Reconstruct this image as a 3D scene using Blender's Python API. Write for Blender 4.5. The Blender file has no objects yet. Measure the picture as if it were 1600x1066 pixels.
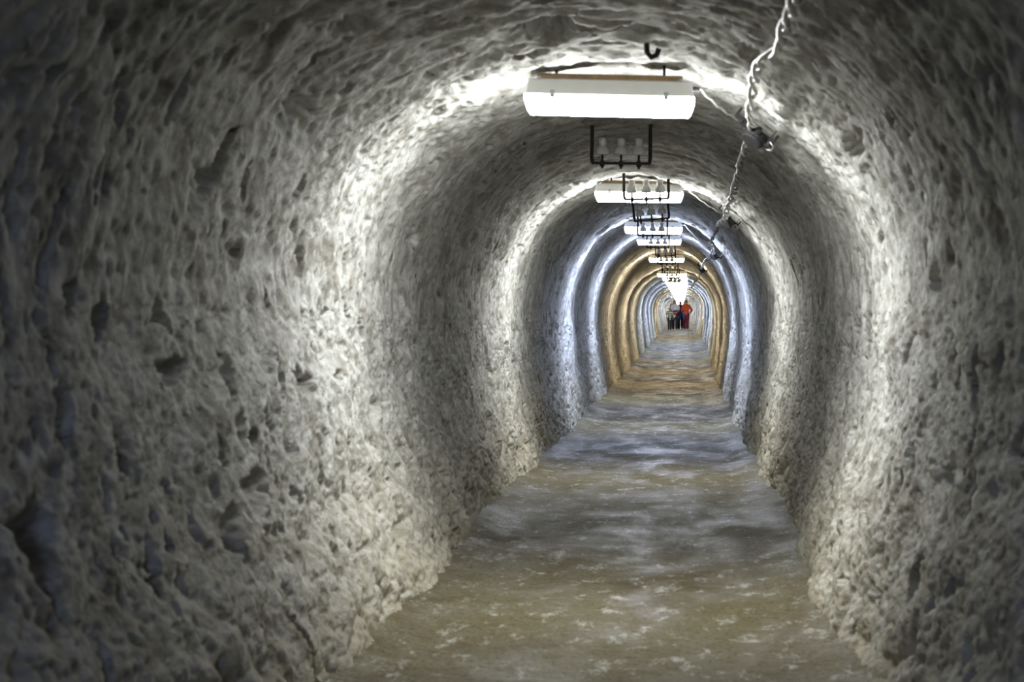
import bpy, bmesh, math, random
import numpy as np
from mathutils import Vector, Matrix

C = bpy.context.scene.collection
SC = bpy.context.scene
random.seed(7)

# ------------------------------------------------------------------ camera, world, light, exposure
# metres; the camera is the origin of X and Z, the tunnel runs along +Y
D = 8.0                            # lamp spacing
FPX = 417.0 * D                    # focal length in pixels of the 1600 px frame
cam_d = bpy.data.cameras.new('camera')
cam = bpy.data.objects.new('camera', cam_d); C.objects.link(cam)
cam.location = (0, 0, 0); cam.rotation_euler = (math.pi / 2, 0, 0)
cam_d.sensor_width = 36.0; cam_d.lens = FPX / 1600 * 36
cam_d.shift_x = -262 / 1600; cam_d.shift_y = -47 / 1600
cam_d.clip_start = 0.05; cam_d.clip_end = 400
cam_d.dof.use_dof = True; cam_d.dof.focus_distance = 33.0; cam_d.dof.aperture_fstop = 7.5
SC.camera = cam

w = bpy.data.worlds.new('underground'); SC.world = w; w.use_nodes = True
w.node_tree.nodes['Background'].inputs[0].default_value = (0, 0, 0, 1)
w.node_tree.nodes['Background'].inputs[1].default_value = 0.0

vs = SC.view_settings
vs.view_transform = 'Standard'; vs.look = 'None'; vs.gamma = 1; vs.use_curve_mapping = False
vs.exposure = 0.0
SC.cycles.max_bounces = 8; SC.cycles.diffuse_bounces = 5; SC.cycles.glossy_bounces = 3
SC.cycles.caustics_reflective = False; SC.cycles.caustics_refractive = False

LAMP_STRENGTH = 200.0              # underside of the diffuser; its frosted sides give a quarter of that
# bluish fill light added unseen behind the camera to tint the near walls
for (yy, ee, col) in ((-4.0, 420.0, (0.48, 0.60, 1.0)),):
    ld = bpy.data.lights.new('rear_fill_light', 'AREA'); ld.shape = 'RECTANGLE'
    ld.size = 0.62; ld.size_y = 0.12; ld.energy = ee; ld.color = col
    lo = bpy.data.objects.new('rear_fill_light', ld); C.objects.link(lo)
    lo.location = (-0.26, yy, 0.78)

# ------------------------------------------------------------------ tunnel shape
def sstep(a, b, x):
    t = np.clip((x - a) / (b - a), 0, 1); return t * t * (3 - 2 * t)
KN = np.array
def knots(ns, vs_):
    ns = KN(ns, float) * D; vs_ = KN(vs_, float)
    return lambda y: np.interp(y, ns, vs_)
f_lampz = knots([-2, 1.04, 2, 3.04, 4, 5, 6, 7, 9, 34], [.76, .758, .8125, .875, .985, .91, .76, .79, .79, .79])
f_lampx = knots([-2, 1.04, 2, 3.04, 4, 5, 6, 7, 9, 15, 34], [-.27, -.274, -.305, -.30, -.306, -.246, -.17, -.12, -.06, 0.0, 0.0])
f_cx = knots([-2, 0.8, 1.04, 2, 3, 4, 5, 6, 9, 15, 34], [-.26, -.26, -.26, -.27, -.27, -.26, -.24, -.19, -.07, -.01, 0.0])
f_zf = knots([-2, .8, 1.04, 2, 3, 4, 5, 6, 9, 12, 15.6, 34], [-1.17, -1.17, -1.18, -1.25, -1.33, -1.34, -1.40, -1.38, -1.2, -1.18, -1.07, -1.1])
ring = lambda y: np.where(y < .52 * D, -1.0, np.cos(2 * np.pi * (y / D - .03)))     # 1 at each lamp, -1 between lamps
f_zc = lambda y: f_lampz(y) + 0.212 + .034 * (1 - ring(y))
f_hw = knots([-2, 1.04, 1.5, 2, 2.5, 3, 3.5, 4, 5, 6, 34], [1.09, 1.085, 1.07, 1.06, 1.04, 1.04, 1.05, 1.06, 1.10, 1.09, 1.05])
f_hf = knots([-2, .7, 1.04, 1.5, 2, 2.5, 3, 4, 5, 6, 34], [.76, .76, .77, .84, .86, .88, .90, .92, .93, .94, .88])
f_zs = lambda y: f_zf(y) + 1.20
def smooth1(f):
    return lambda y: (f(y - 1.0) + 2 * f(y - .5) + 3 * f(y) + 2 * f(y + .5) + f(y + 1.0)) / 9
s_cx, s_zf, s_zc, s_hw, s_hf = [smooth1(f) for f in (f_cx, f_zf, f_zc, f_hw, f_hf)]
WL = 0.335                          # share of the outline used by each side wall
def profile(t, y):
    """t 0..1 from the left foot over the crown to the right foot -> x, z (arrays)"""
    cx, zf, zc, hw, hf = s_cx(y), s_zf(y), s_zc(y), s_hw(y), s_hf(y)
    zs = zf + 1.20
    md = -(.014 + .010 * sstep(4.5 * D, 7 * D, y)) * ring(y - .07 * D)
    hw = hw + md; hf = hf + 1.3 * md
    side = np.where(t < .5, -1.0, 1.0)
    tt = np.where(t < .5, t, 1 - t)
    wv = np.clip(tt / .27, 0, 1)
    xw = hf + (hw - hf) * np.sin(wv * np.pi / 2) ** 0.9
    zw = zf - .14 + wv * (zs - zf + .14)
    a = np.clip((tt - .27) / .23, 0, 1) * np.pi / 2
    pe = 2 / 2.12
    xa = hw * np.cos(a) ** pe
    za = zs + (zc - zs) * np.sin(a) ** pe
    inw = tt < .27
    return cx + side * np.where(inw, xw, xa), np.where(inw, zw, za)

# ------------------------------------------------------------------ numpy noise
def _hash(ix, iy, seed):
    h = (ix.astype(np.int64) * 374761393 + iy.astype(np.int64) * 668265263 + seed * 1274126177) & 0xFFFFFFFF
    h = ((h ^ (h >> 13)) * 1274126177) & 0xFFFFFFFF
    return (h ^ (h >> 16)) & 0xFFFFFFFF
def perlin(x, y, seed=0):
    ix = np.floor(x); iy = np.floor(y); fx = x - ix; fy = y - iy
    ux = fx * fx * fx * (fx * (fx * 6 - 15) + 10); uy = fy * fy * fy * (fy * (fy * 6 - 15) + 10)
    def g(ox, oy):
        a = _hash(ix + ox, iy + oy, seed) * (2 * np.pi / 4294967296.0)
        return np.cos(a) * (fx - ox) + np.sin(a) * (fy - oy)
    a = g(0, 0) * (1 - ux) + g(1, 0) * ux
    b = g(0, 1) * (1 - ux) + g(1, 1) * ux
    return (a * (1 - uy) + b * uy) * 1.5
def worley(x, y, seed=0):
    ix = np.floor(x); iy = np.floor(y)
    best = np.full(x.shape, 9.0)
    for ox in (-1, 0, 1):
        for oy in (-1, 0, 1):
            h = _hash(ix + ox, iy + oy, seed)
            px = ix + ox + (h & 0xFFFF) / 65536.0
            py = iy + oy + ((h >> 16) & 0xFFFF) / 65536.0
            np.minimum(best, (px - x) ** 2 + (py - y) ** 2, out=best)
    return np.sqrt(best)
# ------------------------------------------------------------------ materials
def nt_new(name):
    m = bpy.data.materials.new(name); m.use_nodes = True
    nt = m.node_tree; nt.nodes.clear()
    out = nt.nodes.new('ShaderNodeOutputMaterial'); b = nt.nodes.new('ShaderNodeBsdfPrincipled')
    nt.links.new(b.outputs[0], out.inputs[0])
    return m, nt, b
def N(nt, typ, **kw):
    n = nt.nodes.new(typ)
    for k, v in kw.items():
        if k in n.inputs: n.inputs[k].default_value = v
        else: setattr(n, k, v)
    return n
def ramp(nt, fac, stops):
    r = nt.nodes.new('ShaderNodeValToRGB'); e = r.color_ramp.elements
    while len(e) < len(stops): e.new(0.5)
    for el, (p, c) in zip(e, stops):
        el.position = p; el.color = (*c, 1) if len(c) == 3 else c
    nt.links.new(fac, r.inputs[0]); return r.outputs[0]
def mixc(nt, fac, a, b):
    m = nt.nodes.new('ShaderNodeMix'); m.data_type = 'RGBA'
    for s, v in ((m.inputs[0], fac), (m.inputs[6], a), (m.inputs[7], b)):
        if hasattr(v, 'links'): nt.links.new(v, s)
        elif isinstance(v, (int, float)): s.default_value = v
        else: s.default_value = (*v, 1)
    return m.outputs[2]
def noise(nt, vec, scale, detail=4, rough=.55, dist=0, stretch=None):
    if stretch:
        mp = nt.nodes.new('ShaderNodeMapping'); mp.inputs['Scale'].default_value = stretch
        nt.links.new(vec, mp.inputs['Vector']); vec = mp.outputs[0]
    n = nt.nodes.new('ShaderNodeTexNoise'); n.inputs['Scale'].default_value = scale
    n.inputs['Detail'].default_value = detail; n.inputs['Roughness'].default_value = rough
    n.inputs['Distortion'].default_value = dist
    nt.links.new(vec, n.inputs['Vector']); return n.outputs['Fac']
def bump(nt, height, strength, dist, prev=None):
    b = nt.nodes.new('ShaderNodeBump'); b.inputs['Strength'].default_value = strength; b.inputs['Distance'].default_value = dist
    nt.links.new(height, b.inputs['Height'])
    if prev is not None: nt.links.new(prev, b.inputs['Normal'])
    return b.outputs[0]

def make_rock():
    m, nt, b = nt_new('rough_salt_rock')
    uv = N(nt, 'ShaderNodeTexCoord').outputs['UV']
    geo = N(nt, 'ShaderNodeNewGeometry')
    big = noise(nt, uv, 2.2, 5, .6)
    mid = noise(nt, uv, 14, 6, .65, .6)
    fine = noise(nt, uv, 60, 5, .7)
    c = ramp(nt, big, [(.30, (.40, .40, .385)), (.50, (.53, .532, .52)), (.70, (.65, .655, .645))])
    grain = ramp(nt, mid, [(.36, (0.20, .185, .155)), (.47, (.47, .465, .44)), (.60, (.71, .71, .695))])
    c = mixc(nt, .58, c, grain)
    blot = noise(nt, uv, 6.5, 5, .68, .5)
    blm = ramp(nt, blot, [(.40, (.75, .75, .75)), (.50, (0, 0, 0))])
    c = mixc(nt, blm, c, (.27, .255, .225))
    spots = ramp(nt, fine, [(.30, (1, 1, 1)), (.40, (0, 0, 0))])
    c = mixc(nt, spots, c, (.14, .115, .085))
    vein = noise(nt, uv, 5, 6, .6, 1.2, (1.0, 4.0, 1))
    speck = noise(nt, uv, 24, 3, .55, .5, (1.0, .8, 1))
    speckm = ramp(nt, speck, [(.27, (.9, .9, .9)), (.36, (0, 0, 0))])
    c = mixc(nt, speckm, c, (.085, .068, .048))
    veinm = ramp(nt, vein, [(.58, (0, 0, 0)), (.68, (.7, .7, .7))])
    c = mixc(nt, veinm, c, (.24, .22, .185))
    sep = N(nt, 'ShaderNodeSeparateXYZ'); nt.links.new(geo.outputs['Position'], sep.inputs[0])
    mr = N(nt, 'ShaderNodeMapRange'); mr.inputs[1].default_value = -.35; mr.inputs[2].default_value = -1.15
    nt.links.new(sep.outputs['Z'], mr.inputs[0])
    och = noise(nt, uv, 3.5, 4, .6)
    ochm = N(nt, 'ShaderNodeMath', operation='MULTIPLY'); nt.links.new(mr.outputs[0], ochm.inputs[0]); nt.links.new(och, ochm.inputs[1])
    c = mixc(nt, ochm.outputs[0], c, (.40, .35, .23))
    nt.links.new(c, b.inputs['Base Color'])
    b.inputs['Roughness'].default_value = .8
    b.inputs['Specular IOR Level'].default_value = .06
    n1 = bump(nt, noise(nt, uv, 38, 7, .62, .4), .5, .022)
    n2 = bump(nt, noise(nt, uv, 150, 4, .6), .5, .006, n1)
    nt.links.new(n2, b.inputs['Normal'])
    return m
def make_floor():
    m, nt, b = nt_new('wet_trodden_salt')
    uv = N(nt, 'ShaderNodeTexCoord').outputs['UV']
    big = noise(nt, uv, 1.6, 5, .6, .5)
    c = ramp(nt, big, [(.30, (.080, .059, .022)), (.48, (.122, .098, .040)), (.60, (.145, .124, .064)), (.75, (.128, .092, .034))])
    streak = noise(nt, uv, 7, 6, .65, .3, (1.0, 2.2, 1))
    sm = ramp(nt, streak, [(.42, (0, 0, 0)), (.62, (.75, .75, .75))])
    c = mixc(nt, sm, c, (.155, .135, .074))
    crust = noise(nt, uv, 9.0, 8, .78, .15)
    cm = ramp(nt, crust, [(.545, (0, 0, 0)), (.64, (.9, .9, .9))])
    c = mixc(nt, cm, c, (.48, .47, .42))
    gr = noise(nt, uv, 55, 4, .7)
    grm = ramp(nt, gr, [(.36, (.75, .75, .75)), (.50, (0, 0, 0))])
    c = mixc(nt, grm, c, (.052, .042, .020))
    dirt = noise(nt, uv, 11, 5, .7, .3, (.7, 3, 1))
    dm = ramp(nt, dirt, [(.28, (.8, .8, .8)), (.40, (0, 0, 0))])
    c = mixc(nt, dm, c, (.06, .048, .026))
    nt.links.new(c, b.inputs['Base Color'])
    wet = noise(nt, uv, 2.6, 4, .6, .4)
    r = ramp(nt, wet, [(.36, (.44, .44, .44)), (.62, (.74, .74, .74))])
    nt.links.new(r, b.inputs['Roughness'])
    b.inputs['Specular IOR Level'].default_value = .22
    n0 = bump(nt, noise(nt, uv, 9, 6, .6, .5, (.8, 1.8, 1)), .8, .03)
    n1 = bump(nt, noise(nt, uv, 55, 6, .7, .4), .9, .012, n0)
    nt.links.new(n1, b.inputs['Normal'])
    return m
def simple(name, col, rough=.6, metal=0.0, var=.25, scale=30, bmp=.2, col2=None):
    m, nt, b = nt_new(name)
    oc = N(nt, 'ShaderNodeTexCoord').outputs['Object']
    nz = noise(nt, oc, scale, 4, .6)
    dark = col2 or tuple(v * (1 - var) for v in col)
    nt.links.new(ramp(nt, nz, [(.35, dark), (.65, col)]), b.inputs['Base Color'])
    b.inputs['Roughness'].default_value = rough; b.inputs['Metallic'].default_value = metal
    if bmp: nt.links.new(bump(nt, noise(nt, oc, scale * 3, 3), bmp, .003), b.inputs['Normal'])
    return m
def emit(name, col, strength):
    m = bpy.data.materials.new(name); m.use_nodes = True; nt = m.node_tree; nt.nodes.clear()
    out = nt.nodes.new('ShaderNodeOutputMaterial'); e = nt.nodes.new('ShaderNodeEmission')
    e.inputs[0].default_value = (*col, 1); e.inputs[1].default_value = strength
    nt.links.new(e.outputs[0], out.inputs[0]); return m
ROCK = make_rock(); FLOOR = make_floor()
M_HOUSE = simple('white_enamel', (.78, .78, .76), .4, 0, .08, 12, .05)
M_BOARD = simple('brown_board', (.33, .22, .12), .75, 0, .4, 25, .3)
M_IRON = simple('rusty_iron', (.060, .045, .036), .7, .3, .5, 40, .5, (.02, .017, .016))
M_STEEL = simple('dull_steel', (.5, .5, .5), .4, .8, .3, 40, .1)
M_PORC = simple('white_porcelain', (.74, .74, .71), .18, 0, .15, 14, .0)
M_WIRE = simple('pale_cable_sheath', (.62, .61, .59), .38, 0, .4, 18, .2)
M_BOX = simple('dark_box_plastic', (.014, .014, .015), .75, 0, .35, 40, .2)
M_FEED = simple('thin_grey_wire', (.35, .34, .32), .5, 0, .2, 30, 0)

# ------------------------------------------------------------------ object helpers
def link(o, parent=None):
    C.objects.link(o)
    if parent is not None: o.parent = parent
    return o
def obj(name, bm, mat, parent=None, smooth=False, bevel=0):
    me = bpy.data.meshes.new(name)
    if bevel:
        bmesh.ops.bevel(bm, geom=[e for e in bm.edges], offset=bevel, segments=1, affect='EDGES', clamp_overlap=True)
    bmesh.ops.recalc_face_normals(bm, faces=bm.faces)
    bm.to_mesh(me); bm.free()
    if smooth: me.polygons.foreach_set('use_smooth', [True] * len(me.polygons))
    me.materials.append(mat)
    return link(bpy.data.objects.new(name, me), parent)
def tag(o, label, cat, group=None):
    o['label'] = label; o['category'] = cat
    if group: o['group'] = group
    return o
def thing(name, label, cat, loc=(0, 0, 0), rot=(0, 0, 0), group=None):
    o = link(bpy.data.objects.new(name, None)); o.empty_display_size = .1
    o.location = loc; o.rotation_euler = rot
    return tag(o, label, cat, group)
def copy_tree(o, parent=None):
    c = o.copy(); C.objects.link(c)
    if parent is not None: c.parent = parent
    for ch in list(o.children): copy_tree(ch, c)
    return c
def box(bm, cx, cy, cz, sx, sy, sz, rot=None):
    r = bmesh.ops.create_cube(bm, size=1)
    M = Matrix.Translation((cx, cy, cz)) @ (rot.to_4x4() if rot is not None else Matrix.Identity(4)) @ Matrix.Diagonal((sx, sy, sz, 1))
    bmesh.ops.transform(bm, matrix=M, verts=r['verts']); return r['verts']
def cyl(bm, p0, p1, r0, r1=None, seg=10):
    p0, p1 = Vector(p0), Vector(p1); r1 = r0 if r1 is None else r1
    d = p1 - p0
    r = bmesh.ops.create_cone(bm, cap_ends=True, segments=seg, radius1=max(r0, 1e-5), radius2=max(r1, 1e-5), depth=d.length)
    q = Vector((0, 0, 1)).rotation_difference(d.normalized())
    bmesh.ops.transform(bm, matrix=Matrix.Translation((p0 + p1) / 2) @ q.to_matrix().to_4x4(), verts=r['verts'])
def lathe(bm, prof, seg=16, off=(0, 0, 0)):
    rings = []
    for r, z in prof:
        rings.append([bm.verts.new((off[0] + r * math.cos(2 * math.pi * k / seg), off[1] + r * math.sin(2 * math.pi * k / seg), off[2] + z)) for k in range(seg)])
    for a, b in zip(rings, rings[1:]):
        for k in range(seg): bm.faces.new((a[k], a[(k + 1) % seg], b[(k + 1) % seg], b[k]))
    bm.faces.new(rings[0]); bm.faces.new(rings[-1])
def tube(bm, pts, r, seg=6):
    pts = [Vector(p) for p in pts]; rings = []
    up = Vector((0, 0, 1))
    for i, p in enumerate(pts):
        d = (pts[min(i + 1, len(pts) - 1)] - pts[max(i - 1, 0)]).normalized()
        a = d.cross(up)
        if a.length < 1e-3: a = d.cross(Vector((1, 0, 0)))
        a.normalize(); b = d.cross(a)
        rr = r[i] if hasattr(r, '__len__') else r
        rings.append([bm.verts.new(p + a * rr * math.cos(2 * math.pi * k / seg) + b * rr * math.sin(2 * math.pi * k / seg)) for k in range(seg)])
    for x, y in zip(rings, rings[1:]):
        for k in range(seg): bm.faces.new((x[k], x[(k + 1) % seg], y[(k + 1) % seg], y[k]))
    bm.faces.new(rings[0]); bm.faces.new(rings[-1])

# ------------------------------------------------------------------ the tunnel surface
YEND = 32 * D + 2.2
def rows():
    r = list(np.linspace(-9.0, 3.2, 70, endpoint=False))
    y = 3.2
    while y < 45: r.append(y); y *= 1.0034
    while y < 90: r.append(y); y *= 1.006
    while y < YEND: r.append(y); y *= 1.012
    r.append(YEND); return np.array(r)
ROWS = rows()
NC = 860
# explicit holes and gouges: (y, t, radius along outline, radius along y, depth)
HOLES = [(7.22, .475, .080, .17, .13), (7.30, .507, .11, .07, .07), (5.70, .232, .040, .14, .065), (4.34, .169, .080, .13, .085),
         (6.38, .155, .060, .18, .065), (4.64, .221, .055, .06, .04), (6.32, .221, .065, .07, .045), (7.48, .213, .04, .10, .05),
         (6.06, .326, .05, .07, .05), (6.04, .334, .04, .06, .04), (6.20, .405, .05, .15, .045), (6.62, .358, .05, .15, .05),
         (5.94, .313, .05, .14, .05), (5.10, .342, .03, .06, .03), (6.34, .190, .07, .07, .04), (5.94, .139, .07, .12, .05),
         (7.34, .567, .035, .16, .05), (5.28, .804, .04, .10, .05), (6.24, .831, .06, .12, .05), (6.70, .721, .04, .10, .05),
         (7.64, .640, .04, .16, .05), (6.44, .577, .03, .12, .03), (8.90, .082, .05, .15, .05), (10.74, .232, .05, .12, .05),
         (9.08, .183, .06, .10, .05), (4.10, .328, .03, .05, .03), (5.04, .26, .05, .05, .04), (4.78, .269, .04, .06, .04)]
def wall_disp(u, v, t, z, sp):
    """relief along the inward normal, metres. u outline length, v along the tunnel, sp local mesh spacing"""
    def fd(lam): return sstep(.35, 1.5, lam / sp)
    low = sstep(-.35, -.95, z); mid = 1 - low; v0 = v; v = v / 1.7; sp = np.maximum(5.1 / NC, sp / 1.7)
    crown = sstep(.30, .75, z)
    wx = perlin(u / .5, v / .5, 21) * .12; wy = perlin(u / .5 + 7, v / .5 + 3, 22) * .12
    d = .040 * perlin(u / 1.1, v / 1.3, 1) + .026 * perlin(u / .42, v / .48, 2)
    d += .009 * perlin(u / .19, v / .17, 3)
    # vertical pick-worn streaks on the side walls, slanting runs under the crown
    d += .004 * (1 - crown) * mid * perlin(u / .22, v / .055, 4) * fd(.08)
    d += .010 * crown * perlin((u + .5 * v) / .16, v / .10, 5) * fd(.12)
    # knobbly salt growths
    w1 = worley((u + wx) / .135, (v + wy) / .125, 6)
    d += (.008 + .050 * low) * (np.sqrt(np.clip(1 - (w1 / .95) ** 2, 0, 1)) - .6) * fd(.10)
    w2 = worley((u + wx) / .047, (v + wy) / .047, 7)
    d += (.0022 + .015 * low + .003 * crown) * (np.sqrt(np.clip(1 - (w2 / .95) ** 2, 0, 1)) - .6) * fd(.05)
    d += .022 * (np.abs(perlin((u + wx) / .21, (v + wy) / .21, 14)) + .5 * np.abs(perlin((u + wx) / .10, (v + wy) / .10, 15)) - .35)
    ny = np.abs(((v0 / D + .5) % 1) - .5) * D
    hack = sstep(.9, .3, ny) * sstep(.62, .80, z)
    d += hack * (.030 * (np.abs(perlin(u / .17, v0 / .28, 16)) - .25) + .016 * (np.abs(perlin(u / .07, v0 / .10, 17)) - .2))
    # pits
    patch = sstep(0, .40, perlin(u / .5, v / .6, 30))
    p = perlin((u + wx * .4) / .085, (v + wy * .4) / .042, 8)
    d -= (.004 + .034 * patch) * sstep(.36, .60, p) * fd(.07)
    p = perlin((u + wx) / .15, (v + wy) / .075, 9)
    d -= .050 * sstep(.56, .76, p) * fd(.12)
    p = perlin(u / .036, v / .024, 18)
    d -= .010 * sstep(.28, .58, p) * fd(.035)
    # rough grain
    d += .0042 * perlin(u / .032, v / .036, 10) * fd(.03)
    d += .0032 * perlin(u / .016, v / .02, 11) * fd(.015)
    for (hy, ht, ru, rv, dep) in HOLES:
        sel = (np.abs(v0 - hy) < rv * 2.2)
        if not sel.any(): continue
        uu = (t[sel] - ht) * 5.1; vv = v0[sel] - hy
        q = np.sqrt((uu / ru) ** 2 + (vv / rv) ** 2) + .40 * perlin(uu / (ru * .9) + 3, vv / (rv * .9), 40) + .25 * perlin(uu / (ru * .35), vv / (rv * .35), 41)
        d[sel] -= dep * sstep(1.3, .35, q)
    return d
def grid_mesh(name, P, Nn, U, V, mat):
    nr, nc = P.shape[:2]
    me = bpy.data.meshes.new(name)
    idx = np.arange(nr * nc).reshape(nr, nc)
    q = np.stack([idx[:-1, :-1], idx[1:, :-1], idx[1:, 1:], idx[:-1, 1:]], -1).reshape(-1, 4)
    me.vertices.add(nr * nc); me.vertices.foreach_set('co', P.reshape(-1).astype(np.float32))
    me.loops.add(q.size); me.loops.foreach_set('vertex_index', q.reshape(-1).astype(np.int32))
    me.polygons.add(len(q)); me.polygons.foreach_set('loop_start', np.arange(0, q.size, 4, dtype=np.int32))
    me.polygons.foreach_set('use_smooth', np.ones(len(q), dtype=bool))
    uvl = me.uv_layers.new(name='UVMap')
    uvs = np.stack([U.reshape(-1)[q.reshape(-1)], V.reshape(-1)[q.reshape(-1)]], -1)
    uvl.data.foreach_set('uv', uvs.reshape(-1).astype(np.float32))
    me.update(calc_edges=True)
    if Nn is not None: me.normals_split_custom_set_from_vertices(Nn.reshape(-1, 3).astype(np.float32))
    me.materials.append(mat)
    o = link(bpy.data.objects.new(name, me)); o['kind'] = 'structure'
    return o
def grid_normals(P):
    du = np.gradient(P, axis=1); dv = np.gradient(P, axis=0)
    n = np.cross(dv, du); n /= np.linalg.norm(n, axis=2, keepdims=True) + 1e-12
    return n
def tunnel():
    tcol = np.linspace(0, 1, NC)
    Vg, Tg = np.meshgrid(ROWS, tcol, indexing='ij')
    X, Z = profile(Tg, Vg)
    dx = np.gradient(X, axis=1); dz = np.gradient(Z, axis=1); L = np.sqrt(dx * dx + dz * dz) + 1e-9
    nx, nz = dz / L, -dx / L                          # inward
    U = Tg * 5.1
    sp = np.gradient(ROWS)[:, None] * np.ones_like(U)
    d = wall_disp(U, Vg, Tg, Z - (s_zf(Vg) + 1.18), sp)
    # keep the rock clear of the lamp boards
    P = np.stack([X + nx * d, Vg, Z + nz * d], -1)
    Nn = grid_normals(P)
    if (Nn[:, :, 0] * nx + Nn[:, :, 2] * nz).mean() < 0: Nn = -Nn
    c1, c2 = int(WL * NC), int((1 - WL) * NC)
    Vg = Vg / 1.6
    grid_mesh('wall_left', P[:, :c1 + 1], Nn[:, :c1 + 1], U[:, :c1 + 1], Vg[:, :c1 + 1], ROCK)
    grid_mesh('ceiling', P[:, c1:c2 + 1], Nn[:, c1:c2 + 1], U[:, c1:c2 + 1], Vg[:, c1:c2 + 1], ROCK)
    grid_mesh('wall_right', P[:, c2:], Nn[:, c2:], U[:, c2:], Vg[:, c2:], ROCK)
def floor_height(x, y, fine=True):
    z = s_zf(y) + .016 * sstep(4.5 * D, 6.5 * D, y) * ring(y - .07 * D) + .012 * perlin(x / .7, y / 1.6, 51) + .005 * perlin(x / .25, y / .8, 52)
    z = z + .05 * sstep(.62, 1.0, np.abs(x - s_cx(y)))
    return z
def floor():
    NF = 260
    fr = np.linspace(-1.25, 1.25, NF)
    rowsf = ROWS
    Vg, Fg = np.meshgrid(rowsf, fr, indexing='ij')
    X = s_cx(Vg) + Fg
    sp = np.maximum(np.gradient(rowsf)[:, None] * np.ones_like(X), 2.5 / NF)
    fd = lambda lam: sstep(.5, 2, lam / sp)
    Z = floor_height(X, Vg)
    Z += .0035 * perlin(X / .22, Vg / .40, 53) * fd(.09) + .003 * perlin(X / .08, Vg / .16, 54) * fd(.07)
    Z += .0025 * perlin(X / .035, Vg / .09, 55) * fd(.04)
    P = np.stack([X, Vg, Z], -1)
    grid_mesh('floor', P[:, ::-1], None, X[:, ::-1], Vg[:, ::-1] / 2.6, FLOOR)
def end_walls():
    for nm, y, sgn in (('wall_far', YEND - .6, 1), ('wall_behind', -8.6, -1)):
        bm = bmesh.new(); n = 24
        g = [[bm.verts.new((-1.6 + 3.0 * i / n, y + .05 * random.uniform(-1, 1), -1.7 + 3.0 * j / n)) for j in range(n + 1)] for i in range(n + 1)]
        for i in range(n):
            for j in range(n): bm.faces.new((g[i][j], g[i + 1][j], g[i + 1][j + 1], g[i][j + 1]))
        o = obj(nm, bm, ROCK, None, True); o['kind'] = 'structure'
tunnel(); floor(); end_walls()

# ------------------------------------------------------------------ fluorescent fittings
WHITE = (.98, 1.0, .97); BLUE = (.62, .72, 1.0); WARM = (1.0, .83, .58); YELL = (1.0, .87, .62); COOL = (.80, .88, 1.0)
LAMPS = {1: WHITE, 2: WHITE, 3: BLUE, 4: BLUE, 5: WARM, 6: WARM, 7: YELL, 8: COOL, 9: BLUE, 10: BLUE, 11: COOL, 12: YELL, 13: YELL}
emats = {}
def lamp_mat(c, part='underside'):
    if (c, part) not in emats:
        s = LAMP_STRENGTH * (1.3 if c[2] == 1.0 else 1.0) * (1 if part == 'underside' else .28) / (0.2126 * c[0] + .7152 * c[1] + .0722 * c[2])
        emats[c, part] = emit('lit_diffuser_' + part, c, s)
    return emats[c, part]
def make_lamp():
    """origin at the underside of the diffuser, centre"""
    t = thing('fluorescent_light', '', 'light')
    # diffuser: trough with tapering ends, lit
    bm = bmesh.new(); prof = [(.058, .076), (.060, .052), (.052, .020), (.032, .003)]
    prof = prof + [(-a, z) for a, z in reversed(prof)]
    rings = []
    for x, k in ((-.330, 0), (-.326, 1), (.326, 1), (.330, 0)):
        rg = []
        for a, z in prof:
            inset = (1 - z / .076) ** 2 * .020 * (1 if x > 0 else -1)
            rg.append(bm.verts.new((x - inset, a * (1 if k else .93), z if k else .076 - (.076 - z) * .93)))
        rings.append(rg)
    for a, b in zip(rings, rings[1:]):
        for k in range(len(prof) - 1): bm.faces.new((a[k], a[k + 1], b[k + 1], b[k]))
    bm.faces.new(rings[0]); bm.faces.new(rings[-1])
    for f in bm.faces:
        if max(v.co.z for v in f.verts) > .03 and max(v.co.x for v in f.verts) - min(v.co.x for v in f.verts) > .2: f.material_index = 1
    o = obj('diffuser', bm, lamp_mat(WHITE), t, False); o.data.materials.append(lamp_mat(WHITE, 'sides'))
    bm = bmesh.new(); v = box(bm, 0, 0, .107, .655, .13, .062)
    for q in v:
        if q.co.z > .107: q.co.x *= .965; q.co.y *= .70
    obj('housing', bm, M_HOUSE, t, False, .004)
    bm = bmesh.new(); box(bm, 0, 0, .149, .565, .080, .022)
    obj('mounting_board', bm, M_BOARD, t, False, .002)
    for s in (-1, 1):
        bm = bmesh.new(); cyl(bm, (s * .275, -.047, .140), (s * .275, -.036, .140), .008, .006, 10)
        cyl(bm, (s * .275, -.036, .140), (s * .275, .02, .140), .003, .003, 6)
        obj('screw', bm, M_STEEL, t)
    for s in (-1, 1):
        bm = bmesh.new(); cyl(bm, (s * .21, 0, .150), (s * .21, 0, .280), .006, .006, 8)
        cyl(bm, (s * .21, 0, .150), (s * .21, 0, .158), .013, .013, 6)
        obj('anchor_bolt', bm, M_IRON, t)
    bm = bmesh.new(); cyl(bm, (.322, 0, .113), (.350, 0, .113), .011, .009, 10); obj('cable_gland', bm, M_BOX, t)
    for s in (-1, 1):
        for xx in (-.22, .22):
            bm = bmesh.new(); box(bm, xx, s * .060, .078, .018, .006, .030); obj('clip', bm, M_STEEL, t, False, .001)
    return t
lamp0 = make_lamp()
ORD = ['', 'nearest', 'second', 'third', 'fourth', 'fifth', 'sixth', 'seventh', 'eighth', 'ninth', 'tenth', 'eleventh', 'twelfth', 'thirteenth', 'fourteenth']
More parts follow.
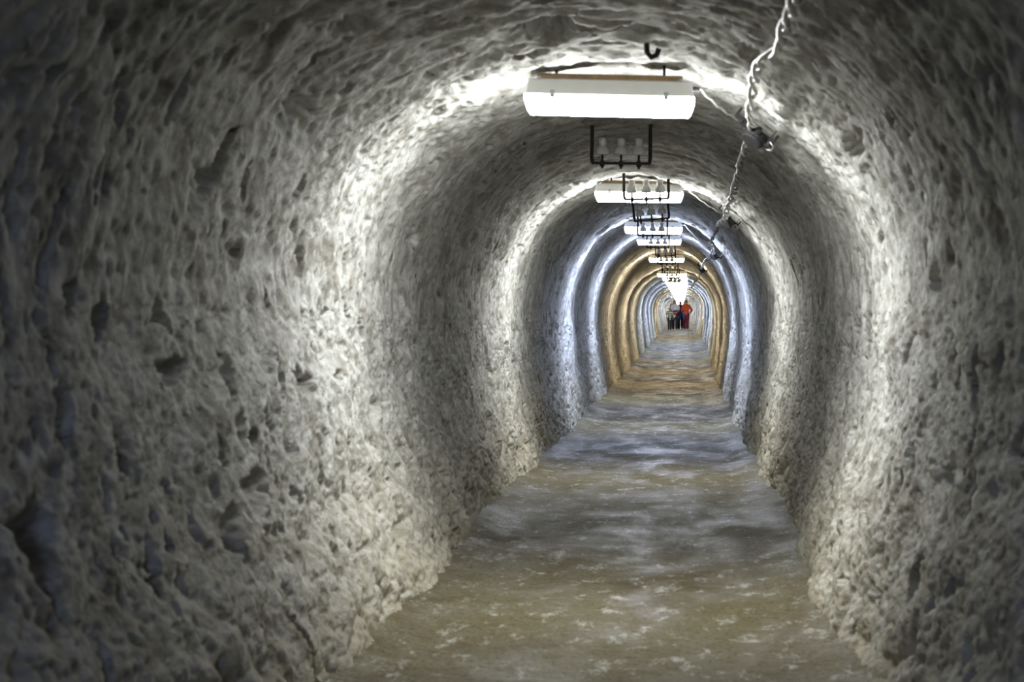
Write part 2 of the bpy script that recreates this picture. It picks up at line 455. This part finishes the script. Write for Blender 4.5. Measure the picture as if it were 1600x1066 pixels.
LAB = {1: 'large white fluorescent ceiling light with brown backing board, nearest to the camera',
       2: 'second fluorescent ceiling light, glowing neutral white behind the second iron insulator bracket',
       3: 'third fluorescent ceiling light, first of the two glowing bluish white',
       4: 'fourth fluorescent ceiling light, further of the two glowing bluish white',
       5: 'fifth fluorescent ceiling light, first to glow warm orange on the rock',
       6: 'sixth fluorescent ceiling light, glowing warm, just before the white streak of far lights',
       8: 'eighth fluorescent ceiling light, second from the top of the white streak of far lights',
       9: 'ninth fluorescent ceiling light, third from the top of the white streak of far lights',
       7: 'seventh fluorescent ceiling light, topmost of the white streak of far lights'}
NLAMP = 33
for n in range(1, NLAMP):
    nn = {1: 1.04, 3: 3.04}.get(n, n)
    y = nn * D
    t = lamp0 if n == 1 else copy_tree(lamp0)
    t.location = (float(f_lampx(y)), y, float(f_lampz(y)))
    t.rotation_euler = (0, (math.radians(1.3) if n == 1 else math.radians(random.uniform(-.3, 1.0))), math.radians(random.uniform(-1.2, 1.2)))
    lab = LAB.get(n)
    if lab: t['group'] = 'fluorescent lights along the tunnel crown'
    else:
        lab = 'small far fluorescent ceiling light merging into the white streak above the walkers'
        t['group'] = 'far fluorescent lights in the white streak'
    t['label'] = lab
    c = LAMPS.get(n, [COOL, YELL, BLUE, WHITE][n % 4])
    for ch in t.children:
        if ch.name.startswith('diffuser'):
            if n > 1: ch.data = ch.data.copy()
            ch.data.materials[0] = lamp_mat(c); ch.data.materials[1] = lamp_mat(c, 'sides')

# ------------------------------------------------------------------ iron brackets with porcelain insulators
def make_bracket(height):
    """origin at the middle of the crossbar"""
    t = thing('insulator_bracket', '', 'bracket')
    for s in (-1, 1):
        bm = bmesh.new()
        tube(bm, [(s * .150, 0, -.004), (s * .160, 0, .004), (s * .164, 0, .03), (s * .163, 0, height * .5), (s * .166, 0, height)], .0125, 6)
        box(bm, s * .166, 0, height - .01, .034, .05, .014)
        obj('leg', bm, M_IRON, t)
    bm = bmesh.new(); box(bm, 0, 0, 0, .318, .036, .015); obj('crossbar', bm, M_IRON, t, False, .002)
    for x in (-.105, 0, .100):
        bm = bmesh.new()
        lathe(bm, [(.010, .052), (.030, .050), (.0385, .047), (.0390, .056), (.0370, .074), (.0295, .090), (.0210, .097), (.0205, .104),
                   (.0225, .110), (.0235, .122), (.0225, .136), (.016, .142), (.004, .144)], 16, (x, 0, 0))
        ins = obj('insulator', bm, M_PORC, t, True)
        bm = bmesh.new(); cyl(bm, (x, 0, -.004), (x, 0, .06), .0065, .0065, 8); obj('pin', bm, M_IRON, ins)
        bm = bmesh.new(); cyl(bm, (x, 0, -.020), (x, 0, -.005), .015, .015, 6); cyl(bm, (x, 0, -.031), (x, 0, -.02), .007, .007, 8); cyl(bm, (x, 0, .005), (x, 0, .014), .014, .014, 6)
        obj('nut', bm, M_IRON, ins)
    return t
BR = [(1.50, .83, -.33, .6), (1.955, .82, -.244, -.8), (2.50, .855, -.26, -5.5), (2.955, .835, -.30, 0), (3.94, .935, -.32, 0), (4.5, .93, -.24, -1.5),
      (4.94, .87, -.24, 0), (5.5, .78, -.20, 1), (5.94, .72, -.17, 0), (6.5, .74, -.14, 0), (6.94, .75, -.12, 0)]
BLAB = ['iron bracket with three white porcelain insulators, hanging in shade just beyond the nearest light',
        'iron bracket with three insulators silhouetted against the second ceiling light',
        'iron bracket with slanting crossbar in shade just beyond the second ceiling light',
        'iron bracket with three insulators silhouetted against the third, bluish ceiling light',
        'small iron bracket with insulators against the fourth, bluish ceiling light',
        'small iron bracket with insulators in shade just beyond the fourth ceiling light',
        'small iron bracket with insulators against the fifth, warm ceiling light',
        'small iron bracket with insulators in shade just beyond the fifth ceiling light',
        'tiny iron bracket with insulators against the sixth ceiling light',
        'tiny iron bracket with insulators in shade just beyond the sixth ceiling light',
        'tiny iron bracket with insulators against the seventh ceiling light']
br0 = make_bracket(.31)
for i, (n, z, x, tilt) in enumerate(BR):
    t = br0 if i == 0 else copy_tree(br0)
    y = n * D
    t.location = (x, y, z); t.rotation_euler = (0, math.radians(tilt), math.radians(random.uniform(-2, 2)))
    t['label'] = BLAB[i]; t['group'] = 'iron insulator brackets on the tunnel crown'
# rusty remains of a bracket in the crown above the nearest light
t = thing('iron_hook', 'rusty iron hook left in the rock above the nearest light', 'hook', (-.115, 7.55, .948))
bm = bmesh.new(); tube(bm, [(-.003, 0, .17), (0, 0, .09), (-.004, 0, .02), (0, -.004, -.035), (.014, -.012, -.052), (.034, -.018, -.045), (.042, -.02, -.022)], .0105, 8)
obj('shank', bm, M_IRON, t, True)
bm = bmesh.new(); box(bm, .0, 0, .055, .06, .04, .014); obj('washer_plate', bm, M_IRON, t, False, .002)

# ------------------------------------------------------------------ twisted cable, junction boxes, feed wires
def px2(px, py, y): return ((px - 1062) / FPX * y, y, -(py - 486) / FPX * y)
# points along the rock of the right shoulder of the vault, metres (x, y, z), from the camera inwards
CAB = [px2(*p) for p in (
    (1262, -30, 4.9), (1243, 0, 5.4), (1237, 14, 5.6), (1225, 40, 5.95), (1221, 60, 6.2), (1212, 78, 6.5), (1203, 86, 6.65), (1190, 92, 6.85), (1184, 100, 7.05),
    (1181, 112, 7.25), (1178, 130, 7.6), (1174, 150, 7.85), (1172, 170, 8.1), (1172, 186, 8.4), (1176, 202, 8.75), (1170, 216, 9.4), (1165, 226, 10.0), (1161, 240, 10.8),
    (1157, 254, 11.4), (1155, 266, 12.0), (1150, 280, 12.6), (1148, 294, 13.1), (1144, 308, 13.7), (1138, 320, 14.4), (1135, 330, 15.1), (1135, 339, 15.9),
    (1126, 348, 17.3), (1121, 353, 18.6), (1118, 362, 19.8), (1113, 372, 21.3), (1110, 380, 22.8), (1113, 388, 23.9), (1115, 396, 24.6), (1110, 404, 26.5), (1105, 404, 28.5), (1100, 411, 31.0),
    (1096, 419, 34.0), (1094, 428, 38.0), (1092, 434, 41.0), (1086, 439, 45.0), (1083, 445, 51.0), (1080, 450, 60.0))]
def resample(pts, step):
    P = np.array(pts); L = np.r_[0, np.cumsum(np.linalg.norm(np.diff(P, axis=0), axis=1))]
    q = np.arange(0, L[-1], step)
    o = np.stack([np.interp(q, L, P[:, k]) for k in range(3)], 1)
    for _ in range(3): o[1:-1] = (o[:-2] + 2 * o[1:-1] + o[2:]) / 4
    return o, q
cp, cq = resample(CAB, .035)
t = thing('twisted_cable', 'pale twisted cable strung along the right shoulder of the vault', 'cable', tuple(cp[0]))
ph0 = 2 * np.pi * cq / .62 + 1.2 * np.sin(cq * 1.7)
for k in range(2):
    a = ph0 + k * np.pi
    off = .0115 + .004 * np.sin(cq * 3.1 + k)
    pts = cp - cp[0] + np.stack([off * np.cos(a), 0 * a, off * np.sin(a)], 1)
    pts += np.stack([.004 * np.sin(cq * 9 + k), 0 * a, .004 * np.cos(cq * 11 + k * 2)], 1)
    bm = bmesh.new(); tube(bm, pts, .0085, 6)
    obj('strand', bm, M_WIRE, t, True)
def make_box():
    """local x along the strap, z away from the rock"""
    t = thing('junction_box', '', 'junction box')
    bm = bmesh.new(); box(bm, 0, 0, 0, .155, .045, .010)
    for s in (-1, 1): box(bm, s * .082, 0, -.014, .010, .045, .036)
    obj('strap', bm, M_BOX, t, False, .002)
    bm = bmesh.new(); lathe(bm, [(.038, .004), (.043, .008), (.044, .030), (.040, .034)], 14, (.016, 0, 0)); obj('box_body', bm, M_BOX, t)
    bm = bmesh.new(); lathe(bm, [(.041, .034), (.042, .041), (.036, .046), (.012, .047)], 14, (.016, 0, 0)); obj('lid', bm, M_BOX, t)
    for s in (-1, 1):
        bm = bmesh.new(); cyl(bm, (.016, s * .040, .018), (.016, s * .072, .018), .012, .010, 8); obj('cable_gland', bm, M_BOX, t)
    bm = bmesh.new(); cyl(bm, (.066, 0, .004), (.066, 0, .014), .010, .008, 6); cyl(bm, (.066, 0, -.05), (.066, 0, .006), .004, .004, 6); obj('bolt', bm, M_STEEL, t)
    bm = bmesh.new(); tube(bm, [(.052, -.012, .02), (.078, -.016, .024), (.094, -.006, .02), (.092, .012, .012), (.07, .016, .006)], .0035, 6); obj('wire_loop', bm, M_STEEL, t, True)
    return t
JB = [(1178, 203, 8.75, 'black junction box clamped to the rock right of the nearest light'),
      (1137, 340, 16.1, 'round grey junction box on the twisted cable right of the second light'),
      (1116, 396, 24.9, 'dark junction box on the cable right of the two bluish lights'),
      (1097, 419, 34.3, 'tiny dark junction box on the cable right of the fifth, warm light')]
jb0 = make_box()
for i, (px, py, y, lab) in enumerate(JB):
    t = jb0 if i == 0 else copy_tree(jb0)
    loc = Vector(px2(px, py, y)); t.location = loc
    inward = Vector((float(s_cx(y)) - loc.x, -.35, 0.0 - loc.z)).normalized()
    xa = Vector((0.78, .0, -.62)); xa = (xa - inward * xa.dot(inward)).normalized()
    t.rotation_euler = Matrix((xa, inward.cross(xa), inward)).transposed().to_euler()
    t.scale = (1.15, 1.15, 1.15); t['label'] = lab; t['group'] = 'junction boxes on the twisted cable'
def feed(a, b, sag, lab):
    a, b = Vector(a), Vector(b)
    pts = [a.lerp(b, k / 14) + Vector((0, 0, -sag * math.sin(math.pi * k / 14) + .004 * math.sin(k * 1.9))) for k in range(15)]
    bm = bmesh.new(); tube(bm, [p - a for p in pts], .0042, 6)
    o = obj('feed_wire', bm, M_FEED, None, True); o.location = a
    tag(o, lab, 'wire', 'thin wires feeding the ceiling lights')
for n, (j, lab) in {1: (0, 'thin grey wire from the nearest light to the black junction box'), 2: (1, 'thin grey wire from the second light down to the round junction box'),
                    3: (2, 'thin wire from the third, bluish light to the dark junction box')}.items():
    nn = {1: 1.04, 3: 3.04}.get(n, n); y = nn * D
    px, py, yj, _ = JB[j]; e = Vector(px2(px, py, yj)) + Vector((-.05, -.02, .03))
    feed((float(f_lampx(y)) + .348, y, float(f_lampz(y)) + .112), e, .012, lab)

# ------------------------------------------------------------------ people
SKIN = simple('skin', (.52, .33, .24), .55, 0, .12, 40, 0)
HAIR_D = simple('dark_hair', (.035, .024, .018), .6, 0, .4, 60, .3)
HAIR_B = simple('brown_hair', (.13, .075, .04), .6, 0, .4, 60, .3)
CL = {k: simple(k, c, .85, 0, .18, 18, .3) for k, c in {
    'white_cotton': (.82, .81, .84), 'navy_cloth': (.018, .020, .050), 'dark_cloth': (.022, .020, .032), 'orange_fleece': (.62, .085, .025),
    'maroon_cloth': (.15, .012, .030), 'blue_cloth': (.055, .055, .26), 'shoe_white': (.60, .60, .60), 'shoe_dark': (.04, .04, .045), 'orange_cloth': (.75, .13, .04), 'violet_cloth': (.065, .06, .19), 'tote_cloth': (.022, .022, .075)}.items()}
M_EYE = simple('eye_dark', (.02, .015, .012), .2, 0, .1, 10, 0); M_LIP = simple('lips', (.42, .14, .12), .5, 0, .1, 10, 0)
def stripes():
    m, nt, b = nt_new('striped_knit')
    oc = N(nt, 'ShaderNodeTexCoord').outputs['Object']
    wv = N(nt, 'ShaderNodeTexWave', wave_type='BANDS', bands_direction='Z'); wv.inputs['Scale'].default_value = 3.0; wv.inputs['Distortion'].default_value = .4
    nt.links.new(oc, wv.inputs['Vector'])
    nt.links.new(ramp(nt, wv.outputs['Fac'], [(.45, (.045, .075, .085)), (.55, (.55, .58, .47))]), b.inputs['Base Color'])
    b.inputs['Roughness'].default_value = .85; return m
CL['striped_knit'] = stripes()
class Blob:
    """overlapping balls along bones, fused to one continuous skin"""
    def __init__(s): s.bm = bmesh.new()
    def ball(s, c, r, sc=(1, 1, 1), sub=2):
        v = bmesh.ops.create_icosphere(s.bm, subdivisions=sub, radius=r)['verts']
        bmesh.ops.transform(s.bm, matrix=Matrix.Translation(Vector(c)) @ Matrix.Diagonal((*sc, 1)), verts=v)
    def limb(s, pts, sc=(1, 1, 1), sub=2):
        """pts: (x, y, z, r)"""
        for a, b in zip(pts, pts[1:]):
            va, vb = Vector(a[:3]), Vector(b[:3]); L = (vb - va).length
            n = max(2, int(L / (min(a[3], b[3]) * .42)) + 1)
            for k in range(n + 1):
                f = k / n; s.ball(va.lerp(vb, f), a[3] * (1 - f) + b[3] * f, sc, sub)
    def hand(s, wrist, d, nrm, side):
        """palm, four unequal bent fingers and a thumb; d points along the hand, nrm out of the palm"""
        w = Vector(wrist); d = Vector(d).normalized(); nrm = Vector(nrm); nrm = (nrm - d * nrm.dot(d)).normalized(); u = d.cross(nrm) * side
        for k in (-1, 0, 1):
            s.limb([(*(w + u * k * .014), .019), (*(w + d * .075 + u * k * .024), .015)], sub=1)
        for k, (o, L) in enumerate(((-.032, .060), (-.011, .072), (.011, .068), (.031, .052))):
            a = w + d * .078 + u * o; b = a + d * L * .5 + nrm * L * .18; c = b + d * L * .28 + nrm * L * .42
            s.limb([(*a, .0105), (*b, .0095), (*c, .0085)], sub=1)
        a = w + d * .025 - u * .028; b = a + d * .032 - u * .026 + nrm * .012; c = b + d * .026 - u * .006 + nrm * .018
        s.limb([(*a, .013), (*b, .011), (*c, .0095)], sub=1)
    def build(s, name, mat, parent, vox=.010, scale=1.0, dec=0):
        me = bpy.data.meshes.new(name); s.bm.to_mesh(me); s.bm.free()
        o = bpy.data.objects.new(name, me); C.objects.link(o)
        m = o.modifiers.new('r', 'REMESH'); m.mode = 'VOXEL'; m.voxel_size = vox; m.use_smooth_shade = True
        m2 = o.modifiers.new('s', 'SMOOTH'); m2.factor = .5; m2.iterations = 4
        if dec: m3 = o.modifiers.new('d', 'DECIMATE'); m3.ratio = dec
        dg = bpy.context.evaluated_depsgraph_get()
        nm = bpy.data.meshes.new_from_object(o.evaluated_get(dg)); o.modifiers.clear(); o.data = nm; bpy.data.meshes.remove(me)
        nm.name = name; nm.materials.clear(); nm.materials.append(mat); nm.transform(Matrix.Scale(scale, 4))
        nm.polygons.foreach_set('use_smooth', [True] * len(nm.polygons))
        o.parent = parent; return o
def person(label, x, y, H, rotz, step, arms, hair, hair_mat, top, trous, shoes, sleeve=.24, build=1.0, slim=1.0, group=None, top_low=.86, turn=0.0):
    """facing -Y; arms: per side (-1, 1) elbow, wrist, hand dir, palm normal"""
    z0 = float(floor_height(np.array([x]), np.array([y]))[0])
    t = thing('person', label, 'person', (x, y, z0), (0, 0, rotz), group)
    k = H / 1.70; b = build
    legs = {}
    for s in (-1, 1):
        f = step * s
        legs[s] = [(s * .088, 0, .90), (s * .092, -.05 - .10 * max(f, 0) + .02 * max(-f, 0), .49), (s * .090, -.11 * f + .0, .085)]
    B = Blob()
    B.limb([(0, 0, .93, .135 * b), (0, 0, 1.08, .118 * b), (0, -.005, 1.28, .140 * b), (0, .005, 1.37, .110 * b)], (1, .70, 1))
    B.limb([(-.15, .005, 1.385, .062), (.15, .005, 1.385, .062)])
    B.limb([(0, .01, 1.38, .062), (0, -.008, 1.52, .052)])
    for s in (-1, 1):
        h, kn, an = legs[s]
        B.limb([(*h, .090 * b), (*kn, .058 * b)]); B.limb([(*kn, .058 * b), (kn[0], (kn[1] + an[1]) / 2 + .02, .34, .055 * b), (*an, .040)])
        B.limb([(an[0], an[1] + .03, .045, .038), (an[0] + s * .012, an[1] - .13, .035, .034)])
        e, w_, d, n_ = arms[s]
        B.limb([(s * .175, .005, 1.385, .054 * b), (*e, .041)]); B.limb([(*e, .042), (*w_, .027)])
        B.hand(w_, d, n_, s)
    hc = Vector((0, -.02, 1.59))
    B.ball(hc, 1, (.074, .092, .105), 3); B.ball(hc + Vector((0, -.035, -.055)), 1, (.055, .058, .058)); B.ball(hc + Vector((0, .02, .02)), 1, (.077, .085, .088))
    B.limb([(hc.x, hc.y - .090, hc.z + .012, .010), (hc.x, hc.y - .108, hc.z - .022, .014)], sub=1)
    for s in (-1, 1):
        B.ball(hc + Vector((s * .078, .008, -.005)), 1, (.012, .020, .032)); B.ball(hc + Vector((s * .03, -.078, .028)), 1, (.026, .014, .010))
        B.ball(hc + Vector((s * .014, -.098, -.028)), .009, sub=1); B.ball(hc + Vector((s * .040, -.068, -.022)), 1, (.026, .02, .026))
    B.ball(hc + Vector((0, -.086, -.062)), 1, (.026, .012, .010)); B.ball(hc + Vector((0, -.082, -.092)), 1, (.024, .018, .018))
    body = B.build('body', SKIN, t, .0085, k, .5)
    for s in (-1, 1):
        bm = bmesh.new(); bmesh.ops.create_icosphere(bm, subdivisions=2, radius=.0125 * k)
        bmesh.ops.translate(bm, verts=bm.verts, vec=(hc + Vector((s * .031, -.0815, .006))) * k); obj('eye', bm, M_EYE, body, True)
    bm = bmesh.new(); bmesh.ops.create_icosphere(bm, subdivisions=2, radius=1)
    bmesh.ops.transform(bm, matrix=Matrix.Translation((hc + Vector((0, -.096, -.061))) * k) @ Matrix.Diagonal((.024 * k, .008 * k, .007 * k, 1)), verts=bm.verts); obj('mouth', bm, M_LIP, body, True)
    Hb = Blob(); Hb.ball(hc + Vector((0, .018, .028)), 1, (.086, .094, .095), 3)
    Hb.limb([(-.062, -.045, hc.z + .062, .030), (.062, -.045, hc.z + .062, .030)])
    for s in (-1, 1): Hb.limb([(s * .066, .03, hc.z + .02, .034), (s * .070, .035, hc.z - hair, .030)])
    Hb.limb([(0, .060, hc.z + .02, .065), (0, .070, hc.z - hair, .055)])
    Hb.build('hair', hair_mat, t, .010, k)
    S = Blob(); q = .022
    S.limb([(0, 0, top_low, .148 * b + q), (0, 0, 1.08, .128 * b + q), (0, -.005, 1.28, .146 * b + q), (0, .005, 1.37, .108 * b + q)], (1, .74, 1))
    S.limb([(-.155, .005, 1.383, .062 + q), (.155, .005, 1.383, .062 + q)], (1, .9, .95))
    for s in (-1, 1):
        e, w_, d, n_ = arms[s]; e = Vector(e); w_ = Vector(w_); sh = Vector((s * .178, .005, 1.383))
        if sleeve <= .3: S.limb([(*sh, .062 + q), (*sh.lerp(e, .7), .052 + q)])
        else: S.limb([(*sh, .060 + q), (*e, .048 + q)]); S.limb([(*e, .048 + q), (*e.lerp(w_, .92), .034 + q * .6)])
    S.build('shirt', CL[top], t, .013, k)
    T = Blob()
    T.limb([(0, 0, .90, .140 * b + .014), (0, 0, .98, .130 * b + .014)], (1, .74, 1))
    for s in (-1, 1):
        h, kn, an = legs[s]
        T.limb([(*h, .096 * b + .012), (*kn, .070 * b + .010)]); T.limb([(*kn, .070 * b + .010), (an[0], an[1] + .005, .10, .064 * b + .008)])
    T.build('trousers', CL[trous], t, .013, k)
    for s in (-1, 1):
        h, kn, an = legs[s]
        F = Blob(); F.limb([(an[0], an[1] + .035, .047, .047), (an[0] + s * .008, an[1] - .06, .040, .045), (an[0] + s * .014, an[1] - .14, .035, .040)], (1, 1, .85))
        F.build('shoe', CL[shoes], t, .011, k)
    return t, z0, k
PY = 15.35 * D; SP = FPX / PY
PX = lambda px: (px - 1062) / SP
folk = 'people walking in the far tunnel'
t, zw, kw = person('adult in white top and dark trousers holding a blue and orange bundle', PX(1054.6), PY, 1.70, .05, 1,
       {-1: ((-.26, -.02, 1.12), (-.12, -.23, 1.04), (.9, -.35, 0), (.1, .6, .3)), 1: ((.235, -.02, 1.13), (.15, -.22, 1.02), (-.75, -.35, .1), (.1, .6, .2))},
       .10, HAIR_D, 'white_cotton', 'dark_cloth', 'shoe_dark', .24, 1.12, group=folk, top_low=.80)
X0 = PX(1054.6)
Bd = Blob(); Bd.ball((0, 0, .02), 1, (.155, .075, .09)); Bd.ball((-.08, .01, .0), 1, (.09, .07, .08)); Bd.ball((.09, 0, .03), 1, (.09, .07, .085)); Bd.ball((0, -.01, -.05), 1, (.13, .07, .07))
t = thing('cloth_bundle', 'rolled blue jacket with orange lining held in front of the white top', 'jacket', (X0 + .01, PY - .30, zw + 1.02))
Bd.build('blue_shell', CL['blue_cloth'], t, .012)
Bo = Blob(); Bo.limb([(-.09, -.052, -.075, .048), (.02, -.060, -.060, .052), (.10, -.05, -.03, .040)]); Bo.build('orange_lining', CL['orange_cloth'], t, .012)
t = thing('tote_bag', 'dark blue tote bag hanging beside the bundle of the white-topped walker', 'bag', (X0 + .24, PY - .10, zw + .60))
Bg = Blob()
for xx in (-.08, -.04, 0, .04, .08): Bg.limb([(xx, 0, .03, .045), (xx, 0, .22, .040)], (1, .8, 1))
Bg.build('bag_body', CL['tote_cloth'], t, .014)
for s in (-1, 1):
    bm = bmesh.new(); tube(bm, [(-.08, s * .03, .28), (-.06, s * .03, .38), (.0, s * .028, .44), (.05, s * .03, .38), (.08, s * .03, .28)], .010, 6); obj('handle', bm, CL['blue_cloth'], t, True)
t = thing('backpack', 'navy backpack worn high on the back of the white-topped walker', 'backpack', (X0 - .10, PY + .29, zw + 1.00))
Bp = Blob(); Bp.limb([(-.10, 0, .05, .085), (-.11, 0, .40, .085)], (1, .8, 1)); Bp.limb([(.08, 0, .05, .085), (.06, 0, .36, .085)], (1, .8, 1)); Bp.limb([(0, 0, .05, .09), (0, 0, .40, .09)], (1, .8, 1)); Bp.build('pack', CL['navy_cloth'], t, .014)
bm = bmesh.new(); tube(bm, [(-.13, -.05, .40), (-.11, -.11, .45), (-.10, -.15, .42), (-.12, -.15, .30), (-.15, -.12, .14), (-.16, -.05, .06)], .018, 8); obj('shoulder_strap', bm, CL['navy_cloth'], t, True)
t, z, k = person('child with brown hair in a striped shirt, leftmost of the walkers', PX(1046.6), PY - .35, 1.25, .1, -1,
       {-1: ((-.25, .02, 1.12), (-.24, -.10, .90), (0, -.3, -1), (1, 0, 0)), 1: ((.25, .02, 1.12), (.25, -.10, .90), (0, -.3, -1), (-1, 0, 0))},
       .03, HAIR_B, 'striped_knit', 'dark_cloth', 'shoe_dark', .24, 1.05, group=folk)
t, z, k = person('person in an orange-red fleece, maroon trousers and white shoes, rightmost of the walkers', PX(1071.8), PY - .1, 1.70, -.05, 1,
       {-1: ((-.23, .0, 1.12), (-.17, -.20, 1.00), (.4, -.7, -.2), (.6, .4, -.2)), 1: ((.33, .04, 1.14), (.27, -.16, .98), (-.3, -.8, -.3), (-.6, .4, 0))},
       .04, HAIR_D, 'orange_fleece', 'maroon_cloth', 'shoe_white', .6, 1.18, group=folk, top_low=.92)
X1 = PX(1071.8)
Bj = Blob(); Bj.limb([(-.02, 0, .26, .06), (.0, 0, .12, .075), (.03, .01, -.16, .065)], (1, .55, 1)); Bj.limb([(.06, 0, .12, .05), (.09, .01, -.22, .045)], (1, .5, 1))
t = thing('draped_jacket', 'violet-blue jacket carried over the arm of the orange-clad walker', 'jacket', (X1 - .17, PY - .34, z + .84))
Bj.build('cloth', CL['violet_cloth'], t, .013)
Bc = Blob(); Bc.limb([(.05, -.045, -.26, .028), (.06, -.05, -.06, .030)], (1, .5, 1)); Bc.build('sleeve', CL['violet_cloth'], t, .010)
person('person in violet-blue top walking behind, between the other adults', PX(1062.6) + .02, PY + 3.0, 1.66, 0, -1,
       {-1: ((-.25, .02, 1.12), (-.24, -.10, .90), (0, -.3, -1), (1, 0, 0)), 1: ((.25, .02, 1.12), (.25, -.10, .90), (0, -.3, -1), (-1, 0, 0))},
       .06, HAIR_D, 'violet_cloth', 'navy_cloth', 'shoe_dark', .6, 1.0, group=folk)
